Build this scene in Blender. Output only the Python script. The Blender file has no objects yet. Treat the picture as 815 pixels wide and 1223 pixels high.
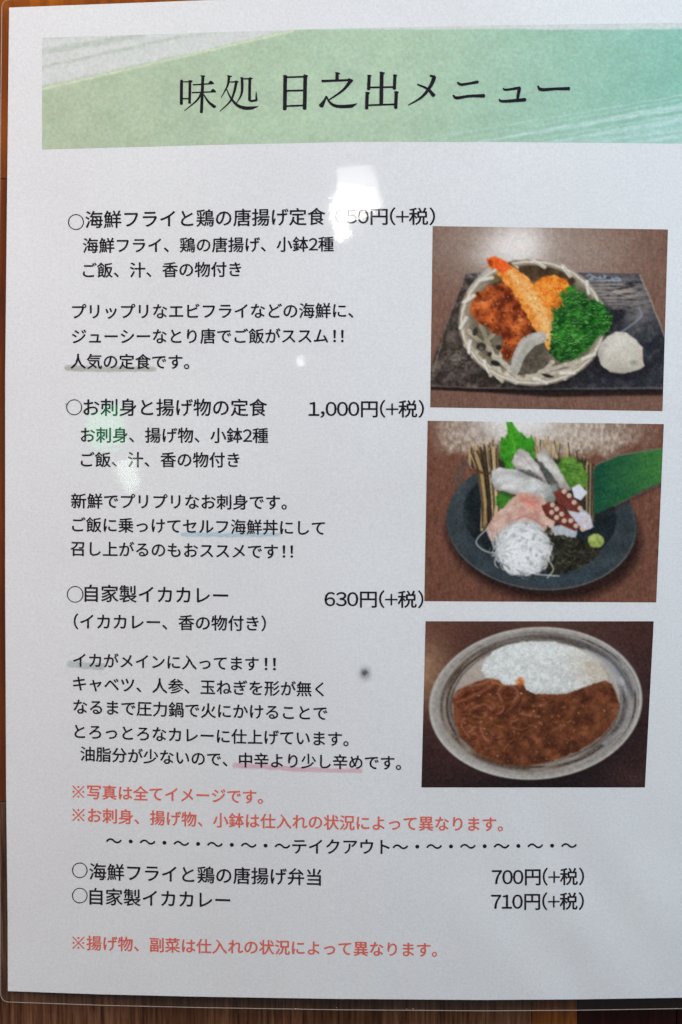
import bpy, bmesh, math, random
import numpy as np
from mathutils import Vector, Matrix

scene = bpy.context.scene
col = scene.collection

# ---------------------------------------------------------------- camera
CAM_D = 0.42
TILT = math.radians(6.3)
VFOV = 2*math.atan(0.5*1223*0.00025/CAM_D)
cam_data = bpy.data.cameras.new('camera')
cam = bpy.data.objects.new('camera', cam_data); col.objects.link(cam)
CAM_POS = Vector((0.0, CAM_D*math.sin(TILT), CAM_D*math.cos(TILT)))
cam.location = CAM_POS
cam.rotation_euler = (-TILT, 0, 0)
cam_data.sensor_fit = 'VERTICAL'; cam_data.sensor_height = 24.0
cam_data.lens = 12.0/math.tan(VFOV/2)
cam_data.clip_start = 0.01; cam_data.clip_end = 50
scene.camera = cam

# ---------------------------------------------------------------- world, lamps, exposure
world = bpy.data.worlds.new('World'); scene.world = world; world.use_nodes = True
bg = world.node_tree.nodes['Background']
bg.inputs[0].default_value = (0.97, 0.98, 1.0, 1); bg.inputs[1].default_value = 0.11
scene.view_settings.view_transform = 'Standard'; scene.view_settings.look = 'None'
scene.view_settings.exposure = 0.0; scene.view_settings.gamma = 1.0
scene.view_settings.use_curve_mapping = False
scene.cycles.use_light_tree = False      # the small lamps get sampled as often as the large ones

def area(name, loc, target, sx, sy, power, color):
    l = bpy.data.lights.new(name, 'AREA'); l.shape = 'RECTANGLE'; l.size = sx; l.size_y = sy
    l.energy = power; l.color = color
    o = bpy.data.objects.new(name, l); col.objects.link(o); o.location = loc
    o.rotation_euler = (Vector(target)-Vector(loc)).to_track_quat('-Z', 'Y').to_euler()
    return o

# ---------------------------------------------------------------- the sheet: a gently arched surface over the table
def S(x, y):
    """height of the arched menu sheet above the table"""
    t = (x-0.03)/0.138
    z = 0.0006+0.0052*np.clip(1-t*t, -0.3, 1)
    z = z+0.00022*np.exp(-((x-0.075)/0.035)**2-((y+0.125)/0.03)**2)*np.sin((x*0.8+y*0.6)*260)
    z = z+0.00010*np.sin(x*41+1)*np.sin(y*33)
    z = z+0.00011*np.sin(x*215+3*np.sin(y*19)+1.0)*np.clip((x+0.01)/0.05, 0, 1)*np.clip((0.06-y)/0.10, 0.12, 1)
    z = z+0.00020*np.sin(x*400+1.6*np.sin(x*70)+y*25)*np.clip((-0.105-y)/0.045, 0, 1)*np.exp(-((x-0.015)/0.06)**4)
    z = z+0.00025*np.exp(-((x-0.092)/0.014)**2-((y+0.122)/0.02)**2)
    return np.maximum(z, 0.0005)
_f = 0.5*1223/math.tan(VFOV/2)
def lay(px, py, off=0.0, flat=False):
    """image pixels, cast along the camera ray -> a point on the arched sheet (off metres above it)"""
    px = np.asarray(px, float); py = np.asarray(py, float)
    dx = (px-407.5)/_f; dy = -(py-611.5)/_f  # camera ray through the given image pixel
    c, s = math.cos(TILT), math.sin(TILT)
    DX = dx; DY = dy*c-s; DZ = -dy*s-c
    z = np.zeros_like(DX)+off
    for _ in range(8):
        t = (z-CAM_POS.z)/DZ
        x = DX*t; y = CAM_POS.y+DY*t
        z = np.zeros_like(x)+off if flat else S(x, y)+off
    return np.stack([x, y, z], -1)

L0 = Vector(lay(432.0, 236.0, 0.0003).tolist())
def mirror_lamp(name, px, py, dist, sx, sy, power, color, flat=False):
    """a lamp placed where the sheet mirrors it towards the viewer's side of the table"""
    p = Vector(lay(px, py, 0.0003, flat).tolist()); e = 0.001
    q = S(p.x+e, p.y)-S(p.x-e, p.y); w = S(p.x, p.y+e)-S(p.x, p.y-e)
    n = Vector((0, 0, 1)) if flat else Vector((-q/(2*e), -w/(2*e), 1)).normalized()
    d = (p-CAM_POS).normalized(); r = d-2*d.dot(n)*n
    return area(name, p+r*dist, p, sx, sy, power, color)
area('left_room_light', (-0.56, 0.26, 0.38), (0, 0.02, 0), 0.3, 0.3, 3.3, (1.0, 0.855, 0.79))
area('right_window_light', (0.58, 0.30, 0.38), (0, 0.02, 0), 0.3, 0.3, 3.9, (0.66, 0.865, 1.0))
area('back_fill_light', (0.05, 0.95, 0.50), (0, 0.05, 0), 0.5, 0.3, 5.6, (1.0, 0.985, 0.97))  # added fill lamp, brightens the sheet towards its top edge
mirror_lamp('window_upper_pane_light', 430, 228, 0.62, 0.036, 0.031, 0.024, (1.0, 0.98, 0.94))
mirror_lamp('window_lower_pane_light', 426, 242, 0.62, 0.030, 0.015, 0.027, (1.0, 0.98, 0.94))
mirror_lamp('window_side_light', 406, 262, 0.62, 0.013, 0.023, 0.030, (1.0, 0.98, 0.94))
mirror_lamp('green_glow_helper', 152, 565, 0.62, 0.026, 0.017, 0.0100, (0.82, 1.0, 0.84))  # added unseen lamp for the pale green reflection on the film
mirror_lamp('green_tint_helper', 128, 512, 0.62, 0.024, 0.028, 0.0085, (0.06, 1.0, 0.36))  # added unseen lamp that tints the film green beside it
mirror_lamp('small_glint_helper', 366, 428, 0.62, 0.006, 0.009, 0.0022, (1.0, 0.98, 0.94))  # added tiny unseen lamp, makes one glint on the film
DIG = 22.0

# ---------------------------------------------------------------- print painter (numpy)
def srgb2lin(c):
    c = np.clip(np.asarray(c, float), 0, 1)
    return np.where(c <= 0.04045, c/12.92, ((c+0.055)/1.055)**2.4)

_rng = np.random.default_rng(7)
_TAB = _rng.random((257, 257))
def vnoise(x, y, s, seed=0):
    """smooth value noise in 0..1, feature size s"""
    x = x/s + seed*17.37; y = y/s + seed*9.91
    xi = np.floor(x).astype(int); yi = np.floor(y).astype(int)
    fx = x-xi; fy = y-yi
    fx = fx*fx*(3-2*fx); fy = fy*fy*(3-2*fy)
    a = _TAB[yi % 257, xi % 257]; b = _TAB[yi % 257, (xi+1) % 257]
    c = _TAB[(yi+1) % 257, xi % 257]; d = _TAB[(yi+1) % 257, (xi+1) % 257]
    return (a*(1-fx)+b*fx)*(1-fy)+(c*(1-fx)+d*fx)*fy
def fbm(x, y, s, seed=0, n=3):
    t = 0; w = 0
    for k in range(n):
        t = t+vnoise(x, y, s/2**k, seed+k*3.1)*0.6**k; w += 0.6**k
    return t/w

class Print:
    """a flat print: colours (0..255 sRGB) on a grid that lies in image pixels"""
    def __init__(s, quad, step=0.8):
        (x0, y0), (x1, y1), (x2, y2), (x3, y3) = quad    # TL TR BR BL
        s.nx = int(abs(x1-x0)/step)+1; s.ny = int(abs(y3-y0)/step)+1
        u, v = np.meshgrid(np.linspace(0, 1, s.nx), np.linspace(0, 1, s.ny))
        s.u, s.v = u, v
        s.X = (x0*(1-u)+x1*u)*(1-v)+(x3*(1-u)+x2*u)*v
        s.Y = (y0*(1-u)+y1*u)*(1-v)+(y3*(1-u)+y2*u)*v
        s.C = np.zeros(s.X.shape+(3,))
    def put(s, m, col):
        col = np.asarray(col, float)
        m = np.clip(m, 0, 1)[..., None]
        s.C = s.C*(1-m)+col*m
    def mul(s, f):
        s.C = s.C*np.asarray(f)[..., None]
    def wob(s, amp, sc, seed):
        if not amp: return s.X, s.Y
        return s.X+(fbm(s.X, s.Y, sc, seed)-.5)*2*amp, s.Y+(fbm(s.X, s.Y, sc, seed+50)-.5)*2*amp
    def ell(s, cx, cy, rx, ry, rot=0, soft=1.0, amp=0, sc=8, seed=1):
        X, Y = s.wob(amp, sc, seed); c, d = math.cos(rot), math.sin(rot)
        a = (X-cx)*c+(Y-cy)*d; b = -(X-cx)*d+(Y-cy)*c
        r = np.sqrt((a/rx)**2+(b/ry)**2)+1e-9
        g = np.sqrt((a/rx**2)**2+(b/ry**2)**2)+1e-9
        return np.clip(.5-(r-1)*r/g/soft, 0, 1)
    def er(s, cx, cy, rx, ry, rot=0, amp=0, sc=8, seed=1):
        X, Y = s.wob(amp, sc, seed); c, d = math.cos(rot), math.sin(rot)
        a = (X-cx)*c+(Y-cy)*d; b = -(X-cx)*d+(Y-cy)*c
        return np.sqrt((a/rx)**2+(b/ry)**2), np.arctan2(b/ry, a/rx)
    def glow(s, cx, cy, rx, ry, rot=0, p=2):
        r, _ = s.er(cx, cy, rx, ry, rot)
        return np.exp(-r**p)
    def poly(s, pts, soft=1.2, amp=0, sc=8, seed=1):
        X, Y = s.wob(amp, sc, seed)
        P = np.asarray(pts, float); n = len(P)
        d2 = np.full(X.shape, 1e9); ins = np.zeros(X.shape, bool)
        for i in range(n):
            ax, ay = P[i]; bx, by = P[(i+1) % n]
            ex, ey = bx-ax, by-ay; L = ex*ex+ey*ey+1e-9
            t = np.clip(((X-ax)*ex+(Y-ay)*ey)/L, 0, 1)
            d2 = np.minimum(d2, (X-ax-t*ex)**2+(Y-ay-t*ey)**2)
            if ay != by:
                c = ((ay > Y) != (by > Y)) & (X < (bx-ax)*(Y-ay)/(by-ay)+ax)
                ins ^= c
        d = np.sqrt(d2); d = np.where(ins, -d, d)
        return np.clip(.5-d/soft, 0, 1)
    def line(s, pts, w, soft=1.0, amp=0, sc=8, seed=1):
        """stroke of varying width; returns mask"""
        P = np.asarray(pts, float); W = np.broadcast_to(np.asarray(w, float), (len(P),))
        mx = W.max()/2+soft+amp*2+1
        x0, x1 = P[:, 0].min()-mx, P[:, 0].max()+mx; y0, y1 = P[:, 1].min()-mx, P[:, 1].max()+mx
        sel = (s.X > x0) & (s.X < x1) & (s.Y > y0) & (s.Y < y1)
        out = np.zeros(s.X.shape)
        if not sel.any(): return out
        X = s.X[sel]; Y = s.Y[sel]
        if amp:
            X, Y = X+(fbm(X, Y, sc, seed)-.5)*2*amp, Y+(fbm(X, Y, sc, seed+50)-.5)*2*amp
        best = np.full(X.shape, 1e9)
        for i in range(len(P)-1):
            ax, ay = P[i]; bx, by = P[i+1]
            ex, ey = bx-ax, by-ay; L = ex*ex+ey*ey+1e-9
            t = np.clip(((X-ax)*ex+(Y-ay)*ey)/L, 0, 1)
            d = np.hypot(X-ax-t*ex, Y-ay-t*ey)-(W[i]*(1-t)+W[i+1]*t)/2
            best = np.minimum(best, d)
        out[sel] = np.clip(.5-best/soft, 0, 1)
        return out
    def soften(s, n=2):
        for _ in range(n):
            for ax in (0, 1):
                E = np.concatenate([np.take(s.C, [0], ax), s.C, np.take(s.C, [-1], ax)], ax)
                L = s.C.shape[ax]
                s.C = .25*np.take(E, range(0, L), ax)+.5*np.take(E, range(1, L+1), ax)+.25*np.take(E, range(2, L+2), ax)
    def grain(s, a, sc=1.3, seed=3):
        s.C = s.C+((vnoise(s.X, s.Y, sc, seed)-.5)*2*a)[..., None]
    def cgrain(s, a, sc=2.0, seed=3):
        for k in range(3):
            s.C[..., k] += (vnoise(s.X, s.Y, sc, seed+k*5)-.5)*2*a

def lerp3(a, b, m):
    m = np.clip(m, 0, 1)[..., None]
    return np.asarray(a, float)*(1-m)+np.asarray(b, float)*m

def curve(pts, n=24):
    """Catmull-Rom through the points"""
    P = np.asarray(pts, float); P = np.vstack([2*P[0]-P[1], P, 2*P[-1]-P[-2]])
    out = []
    for i in range(1, len(P)-2):
        for t in np.linspace(0, 1, n, endpoint=False):
            out.append(.5*((2*P[i])+(-P[i-1]+P[i+1])*t+(2*P[i-1]-5*P[i]+4*P[i+1]-P[i+2])*t*t+(-P[i-1]+3*P[i]-3*P[i+1]+P[i+2])*t**3))
    out.append(P[-2]); return np.array(out)

Q1 = [(517, 270), (798, 274), (791.5, 491), (514, 486.5)]
Q2 = [(511, 502.5), (793, 506.5), (784, 719.5), (507, 718)]
Q3 = [(508.5, 742), (781, 742), (770.5, 940.5), (503.5, 940.5)]

def paint_fried():
    p = Print(Q1); X, Y = p.X, p.Y; R = random.Random(3)
    g = vnoise(X*2.2, Y*.45, 3, 5)
    p.C = lerp3((98, 72, 62), (130, 94, 80), g*.8+fbm(X, Y, 30, 2)*.3)
    p.put(p.glow(625, 284, 112, 66, .05, 2.4)*.86, lerp3((138, 122, 112), (172, 156, 146), fbm(X*1.6, Y, 5, 9)))
    p.put(p.glow(700, 310, 60, 40)*.4*(.4+vnoise(X, Y, 2.2, 4)), (165, 148, 134))
    p.put(p.glow(550, 300, 40, 45)*.3, (140, 125, 112))
    p.put(p.glow(612, 298, 38, 27, .1, 2.4)*.9, (222, 214, 210))
    p.put(p.glow(625, 285, 26, 22)*.6, (228, 220, 216))
    p.put(p.glow(588, 308, 28, 12)*.45, (205, 196, 190))
    # slate tray
    tray = [(557, 327), (600, 324.5), (764, 327), (772, 345), (795, 402), (800, 467), (650, 466), (516, 461), (510, 452), (533, 386)]
    m = p.poly(tray, 1.6, .8, 5, 2)
    p.put(p.poly([(512, 460), (800, 464), (800, 472), (660, 474), (600, 470), (512, 464)], 3)*.9, (34, 22, 20))
    n = fbm(X, Y, 7, 11, 4); n2 = fbm(X*.4, Y*1.8, 5, 13, 3)
    base = lerp3((50, 42, 38), (108, 94, 86), np.clip((n-.38)*2.6, 0, 1))
    right = lerp3((40, 40, 46), (74, 74, 80), np.clip((n-.4)*2, 0, 1))
    k = np.clip((X-600)/90, 0, 1)[..., None]
    p.put(m, base*(1-k)+right*k)
    p.put(m*p.glow(735, 350, 48, 22, .08)*np.clip((n2-.25)*3.4, 0, 1), (158, 144, 134))
    p.put(m*p.glow(766, 376, 14, 24, .5)*.7*np.clip(n2*1.6, 0, 1), (124, 118, 116))
    p.put(m*p.line([(704, 331), (738, 334)], 7, 3, 2, 4, 6)*.75*(vnoise(X, Y*2, 3, 3) > .4), (146, 156, 174))
    for q in range(9):
        yy = 338+q*4; p.put(m*p.line([(698, yy), (735+R.random()*25, yy-2+R.random()*3)], 1.2, 1.4, 1, 5, q)*.6, (45, 45, 54))
    p.put(m*p.glow(556, 428, 24, 16)*np.clip((fbm(X, Y*1.6, 4, 21)-.42)*3, 0, .7), (150, 134, 124))
    p.put(m*p.line([(560, 328), (575, 326)], 8, 3)*.55*(vnoise(X, Y, 2.4, 8) > .45), (120, 130, 142))
    p.put(p.line([(554, 335), (533, 388), (517, 447)], 1.2, 1.6, .8, 4)*.6, (152, 128, 116))
    p.put(p.line([(764, 328), (775, 352), (794, 402)], 1.6, 1.4, .6, 4)*.75, (170, 152, 138))
    p.put(p.line([(516, 461), (560, 463), (640, 464.5), (720, 464), (796, 463)], 1.4, 1.6, .8, 6)*.6, (140, 122, 114))
    p.put(p.line([(516, 464), (560, 466), (640, 467.5), (720, 467), (796, 466.5)], 3, 2)*.85, (26, 20, 20))
    # small dark hollow with light lip
    p.put(p.ell(724, 384, 26, 9, -.5, 4)*.85, (30, 30, 36))
    p.put(p.line(curve([(764, 368), (766, 377), (752, 390), (738, 399)]), 2, 1.6, .6)*.7, (140, 150, 158))
    # basket
    p.put(p.ell(640, 398, 92, 72, .05, 14)*.55, (24, 20, 20))
    p.put(p.ell(636, 385, 87, 75, .06, 1.5), lerp3((118, 104, 88), (164, 150, 132), fbm(X, Y, 6, 31)))
    p.put(p.ell(638, 384, 76, 64, .06, 6)*.8, lerp3((62, 54, 44), (132, 120, 100), fbm(X, Y, 7, 33)))
    # lattice
    for a, b in (((560, 395), (620, 452)), ((556, 412), (600, 455)), ((571, 380), (598, 446)), ((586, 448), (610, 400)), ((565, 425), (590, 398)), ((600, 452), (625, 425)), ((620, 454), (690, 440)), ((630, 448), (705, 428)), ((640, 455), (660, 432)), ((675, 452), (690, 428)), ((598, 430), (622, 452))):
        p.put(p.line([a, b], 5.0, 1.2, .6)*.95, lerp3((166, 154, 136), (202, 190, 172), vnoise(X, Y, 3, 7)))
    for cx, cy, rx, ry in ((575, 414, 6, 5), (592, 434, 6, 3.2), (585, 423, 2.6, 3), (596, 415, 4, 3), (655, 449, 8, 2), (648, 433, 6, 4), (568, 396, 3, 5), (616, 455, 5, 1.5), (682, 446, 5, 1.8), (700, 436, 5, 2.4)):
        p.put(p.ell(cx, cy, rx, ry, .3, 1.6, .6), (34, 32, 34))
    p.put(p.ell(575, 416, 3, 2, 0, 1.6)*.7, (120, 122, 128))
    # dark seaweed and shadows at the back
    p.put(p.poly([(590, 322), (612, 312), (640, 311), (668, 318), (690, 330), (684, 345), (655, 345), (632, 335), (612, 340), (592, 350)], 3, 3, 6, 4), lerp3((48, 34, 24), (92, 72, 50), fbm(X, Y, 6, 41)))
    p.put(p.ell(590, 331, 9, 7, 0, 4, 2)*.8, (110, 92, 58))
    p.put(p.glow(578, 400, 14, 22)*.5, (96, 86, 60))
    # croquette
    n = fbm(X, Y, 3.2, 51, 3)
    p.put(p.ell(660, 352, 25, 23, .3, 2, 1.6, 5, 3), lerp3((196, 92, 18), (242, 156, 62), (n-.3)*2.2))
    p.put(p.glow(652, 342, 14, 8)*.5, (240, 150, 62))
    # fried chicken
    n = fbm(X, Y, 9, 61, 4)
    chick = [(561, 368), (567, 352), (582, 342), (600, 338), (620, 341), (640, 360), (649, 382), (640, 396), (624, 407), (614, 427), (606, 431), (598, 420), (602, 404), (582, 393), (566, 381)]
    c = lerp3((88, 32, 16), (190, 90, 40), (n-.28)*2.4)
    p.put(p.poly(chick, 2, 3.5, 7, 6), c)
    for cx, cy, rx, ry, a in ((577, 365, 11, 6, .8), (590, 355, 9, 4, .5), (612, 390, 8, 7, .6), (624, 386, 7, 8, .6), (586, 381, 7, 4, .7), (620, 402, 7, 6, .5), (604, 371, 8, 4, .5), (608, 414, 4, 8, .4)):
        p.put(p.glow(cx, cy, rx, ry, .3)*a*np.clip(n*1.7, 0, 1), (220, 118, 56))
    for cx, cy, rx, ry in ((602, 358, 9, 5), (618, 366, 6, 5), (596, 393, 5, 5), (633, 393, 5, 6), (598, 345, 10, 3), (609, 402, 3, 5), (628, 374, 3, 6)):
        p.put(p.glow(cx, cy, rx, ry, .4)*.75, (74, 24, 14))
    p.put(p.glow(577, 361, 5, 2)*.5, (240, 170, 120)); p.put(p.glow(622, 382, 3, 2)*.6, (240, 170, 110))
    p.put(p.ell(641, 397, 7, 5, -.6, 3), (28, 26, 26))
    # prawn
    body = curve([(590, 314), (605, 325), (622, 341), (638, 364), (650, 386), (656, 406)])
    t = np.linspace(0, 1, len(body))
    p.put(p.line(body, np.interp(t, [0, .2, .45, .75, 1], [12, 19, 26, 29, 22]), 2, 2.2, 4, 8), lerp3((208, 122, 42), (240, 166, 86), (fbm(X, Y, 4, 71)-.3)*2.2))
    p.put(p.line(body[20:]+np.array([1.5, -1.0]), np.interp(t[20:], [0, .5, 1], [4, 13, 15]), 6, 1.5, 4, 9)*.85, lerp3((222, 160, 92), (244, 198, 138), (fbm(X, Y, 3.4, 73)-.3)*2.2))
    p.put(p.line(body[:34]+np.array([-4, 3.]), 5, 4)*.5, (216, 96, 24))
    p.put(p.poly([(581, 309), (592, 306), (606, 313), (612, 320), (600, 327), (592, 322), (583, 315)], 1.6, 1, 4), lerp3((206, 70, 24), (238, 118, 50), fbm(X, Y, 4, 77)))
    p.put(p.ell(586, 314, 3, 4.2, -.3, 2)*.8, (140, 44, 24))
    # pickled slice, pale crescent
    p.put(p.poly([(647, 402), (655, 420), (652, 436), (640, 446), (618, 448), (620, 430), (632, 412)], 2, 1), lerp3((66, 58, 50), (112, 100, 84), fbm(X, Y, 5, 81)))
    cr = curve([(646, 403), (633, 408), (622, 421), (615, 441)])
    p.put(p.line(cr, np.interp(np.linspace(0, 1, len(cr)), [0, .4, 1], [14, 17, 12]), 1.6, .6), lerp3((152, 144, 132), (184, 180, 172), fbm(X, Y, 8, 83)))
    p.put(p.line(cr+np.array([-2, -3.]), 3, 4)*.5, (206, 202, 196))
    # parsley
    for q in range(26):
        t = q/26*6.283
        p.put(p.glow(694+33*math.cos(t), 387+38*math.sin(t)*(.98), 5, 5)*.25, (24, 60, 20))
    par = [(667, 352), (676, 345), (684, 343), (692, 349), (702, 356), (716, 359), (726, 370), (733, 382), (729, 393), (716, 402), (704, 413), (694, 424), (680, 431), (663, 430), (655, 420), (656, 403), (662, 384), (662, 371), (673, 366)]
    n = fbm(X, Y, 4.5, 91, 3); cl = fbm(X, Y, 13, 95, 2)
    p.put(p.poly(par, 1.6, 6, 5, 12), lerp3((10, 46, 14), (46, 124, 34), (n*.65+cl*.5-.33)*2.6))
    m = p.poly(par, 3, 5, 5, 12)
    for q in range(420):
        a, b = R.uniform(657, 733), R.uniform(346, 430); r = R.uniform(1.2, 2.5); h_ = R.random()
        p.put(m*p.glow(a+.8, b+r*.9, r*1.2, r*.9)*.5, (8, 40, 12))
        p.put(m*p.glow(a, b, r, r*.7, R.uniform(-1, 1))*(.3+.5*h_), (64+62*h_, 134+50*h_, 50+56*h_))
    p.put(m*np.clip((fbm(X, Y, 12, 97, 2)-.5)*5, 0, 1)*.5, (10, 52, 14)); p.put(m*np.clip((fbm(X+40, Y, 11, 99, 2)-.55)*5, 0, 1)*.35, (84, 156, 62))
    p.put(m*p.glow(684, 354, 12, 8)*.4, (70, 110, 50)); p.put(m*p.glow(676, 425, 14, 7)*.5, (16, 56, 14))
    # rim of woven bamboo
    r, th = p.er(636, 385, 84, 72, .06)
    wr = np.abs(r-1)*78
    seen = 1-p.poly([(655, 430), (664, 380), (700, 352), (735, 372), (733, 394), (716, 404), (690, 428)], 2)
    tail = 1-p.poly([(578, 303), (596, 303), (620, 322), (600, 330)], 2)
    seen = np.minimum(seen, tail)
    rim = np.clip(1.3-np.abs(wr-0)/4.0, 0, 1)*seen
    p.put(rim, lerp3((160, 147, 130), (212, 201, 184), .5+.5*np.cos(r*84*1.4+vnoise(X, Y, 5, 2)*2)))
    w2 = np.clip(1-np.abs(r-.955)*78/1.0, 0, 1)*seen*(np.sin(th) < .4)
    p.put(w2*.6, (92, 80, 66))
    for q in range(15):
        a = q/15*2*math.pi+.12
        c1 = (636+86.5*math.cos(a), 385+74*math.sin(a)); c2 = (636+79*math.cos(a+.17), 385+67*math.sin(a+.17))
        mm = p.line([c1, c2], 4.4, 1.2)*seen
        p.put(mm*.9, (212, 204, 192)); p.put(p.line([(c1[0]+2, c1[1]+2.4), (c2[0]+2, c2[1]+2.4)], 1.2, 1.4)*seen*.4, (96, 84, 72))
    p.put(p.line(curve([(560, 349), (572, 333), (584, 323)]), 6, 2)*.6, (196, 188, 176))
    # white lump
    lump = [(714, 424), (716, 412), (725, 402), (736, 396.5), (748, 397), (759, 404), (767, 414), (768, 428), (770, 437), (764, 441), (754, 444), (742, 446), (728, 444), (718, 436)]
    p.put(p.ell(745, 440, 32, 14, 0, 9)*.55, (22, 20, 24))
    p.put(p.poly(lump, 1.6, 1.2, 6, 14), lerp3((178, 168, 154), (212, 204, 192), fbm(X, Y, 9, 101)))
    m = p.poly(lump, 3, 1)
    p.put(m*p.glow(742, 448, 34, 10)*.5, (128, 118, 106)); p.put(m*p.glow(716, 420, 6, 16)*.4, (140, 132, 122))
    p.put(m*p.glow(757, 433, 5, 2.6)*.7, (122, 112, 102)); p.put(m*p.glow(767, 424, 3, 8)*.6, (196, 164, 140))
    p.put(m*p.glow(724, 413, 4, 3)*.5, (146, 138, 132)); p.put(m*p.glow(740, 410, 12, 8)*.5, (220, 214, 204))
    p.soften(1)
    mp = p.line(body, np.interp(t, [0, .2, .45, .75, 1], [8, 14, 21, 24, 18]), 3)+p.ell(660, 352, 22, 20, .3, 3)*(1-p.poly(par, 3))
    for q in range(420):
        a = R.uniform(586, 684); b = R.uniform(312, 406); r_ = R.uniform(.5, 1.1)
        if R.random() < .5: p.put(mp*p.ell(a, b, r_, r_*.8, 0, 1.1)*.5, (250, 206, 146))
        else: p.put(mp*p.ell(a, b, r_, r_*.8, 0, 1.1)*.45, (176, 88, 26))
    mc = p.poly(chick, 3, 3.5, 7, 6)*(1-p.line(body, 24, 2))
    for q in range(170):
        a = R.uniform(562, 648); b = R.uniform(340, 428)
        p.put(mc*p.ell(a, b, R.uniform(.6, 1.8), R.uniform(.5, 1.1), R.uniform(0, 3), 1.4)*.5, R.choice([(232, 150, 96), (212, 110, 54), (70, 22, 10), (58, 20, 12)]))
    m = p.poly(par, 2, 6, 5, 12)
    for q in range(150):                                   # curled leaf edges
        a = R.uniform(658, 732); b = R.uniform(347, 428); r_ = R.uniform(1.4, 3.2); t0 = R.uniform(3.0, 4.4)
        c = np.array([(a+r_*math.cos(t0+k_), b+r_*.8*math.sin(t0+k_)) for k_ in np.linspace(0, 2.2, 6)])
        p.put(m*p.line(c, .8, 1)*R.uniform(.3, .75), R.choice([(120, 190, 92), (96, 172, 70), (140, 204, 118)])); p.put(m*p.line(c+np.array([.3, 1.4]), 1.1, 1.2)*.5, (8, 44, 12))
    p.grain(8, 1.3); p.grain(5, 2.6, 6); p.cgrain(4)
    return p

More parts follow.
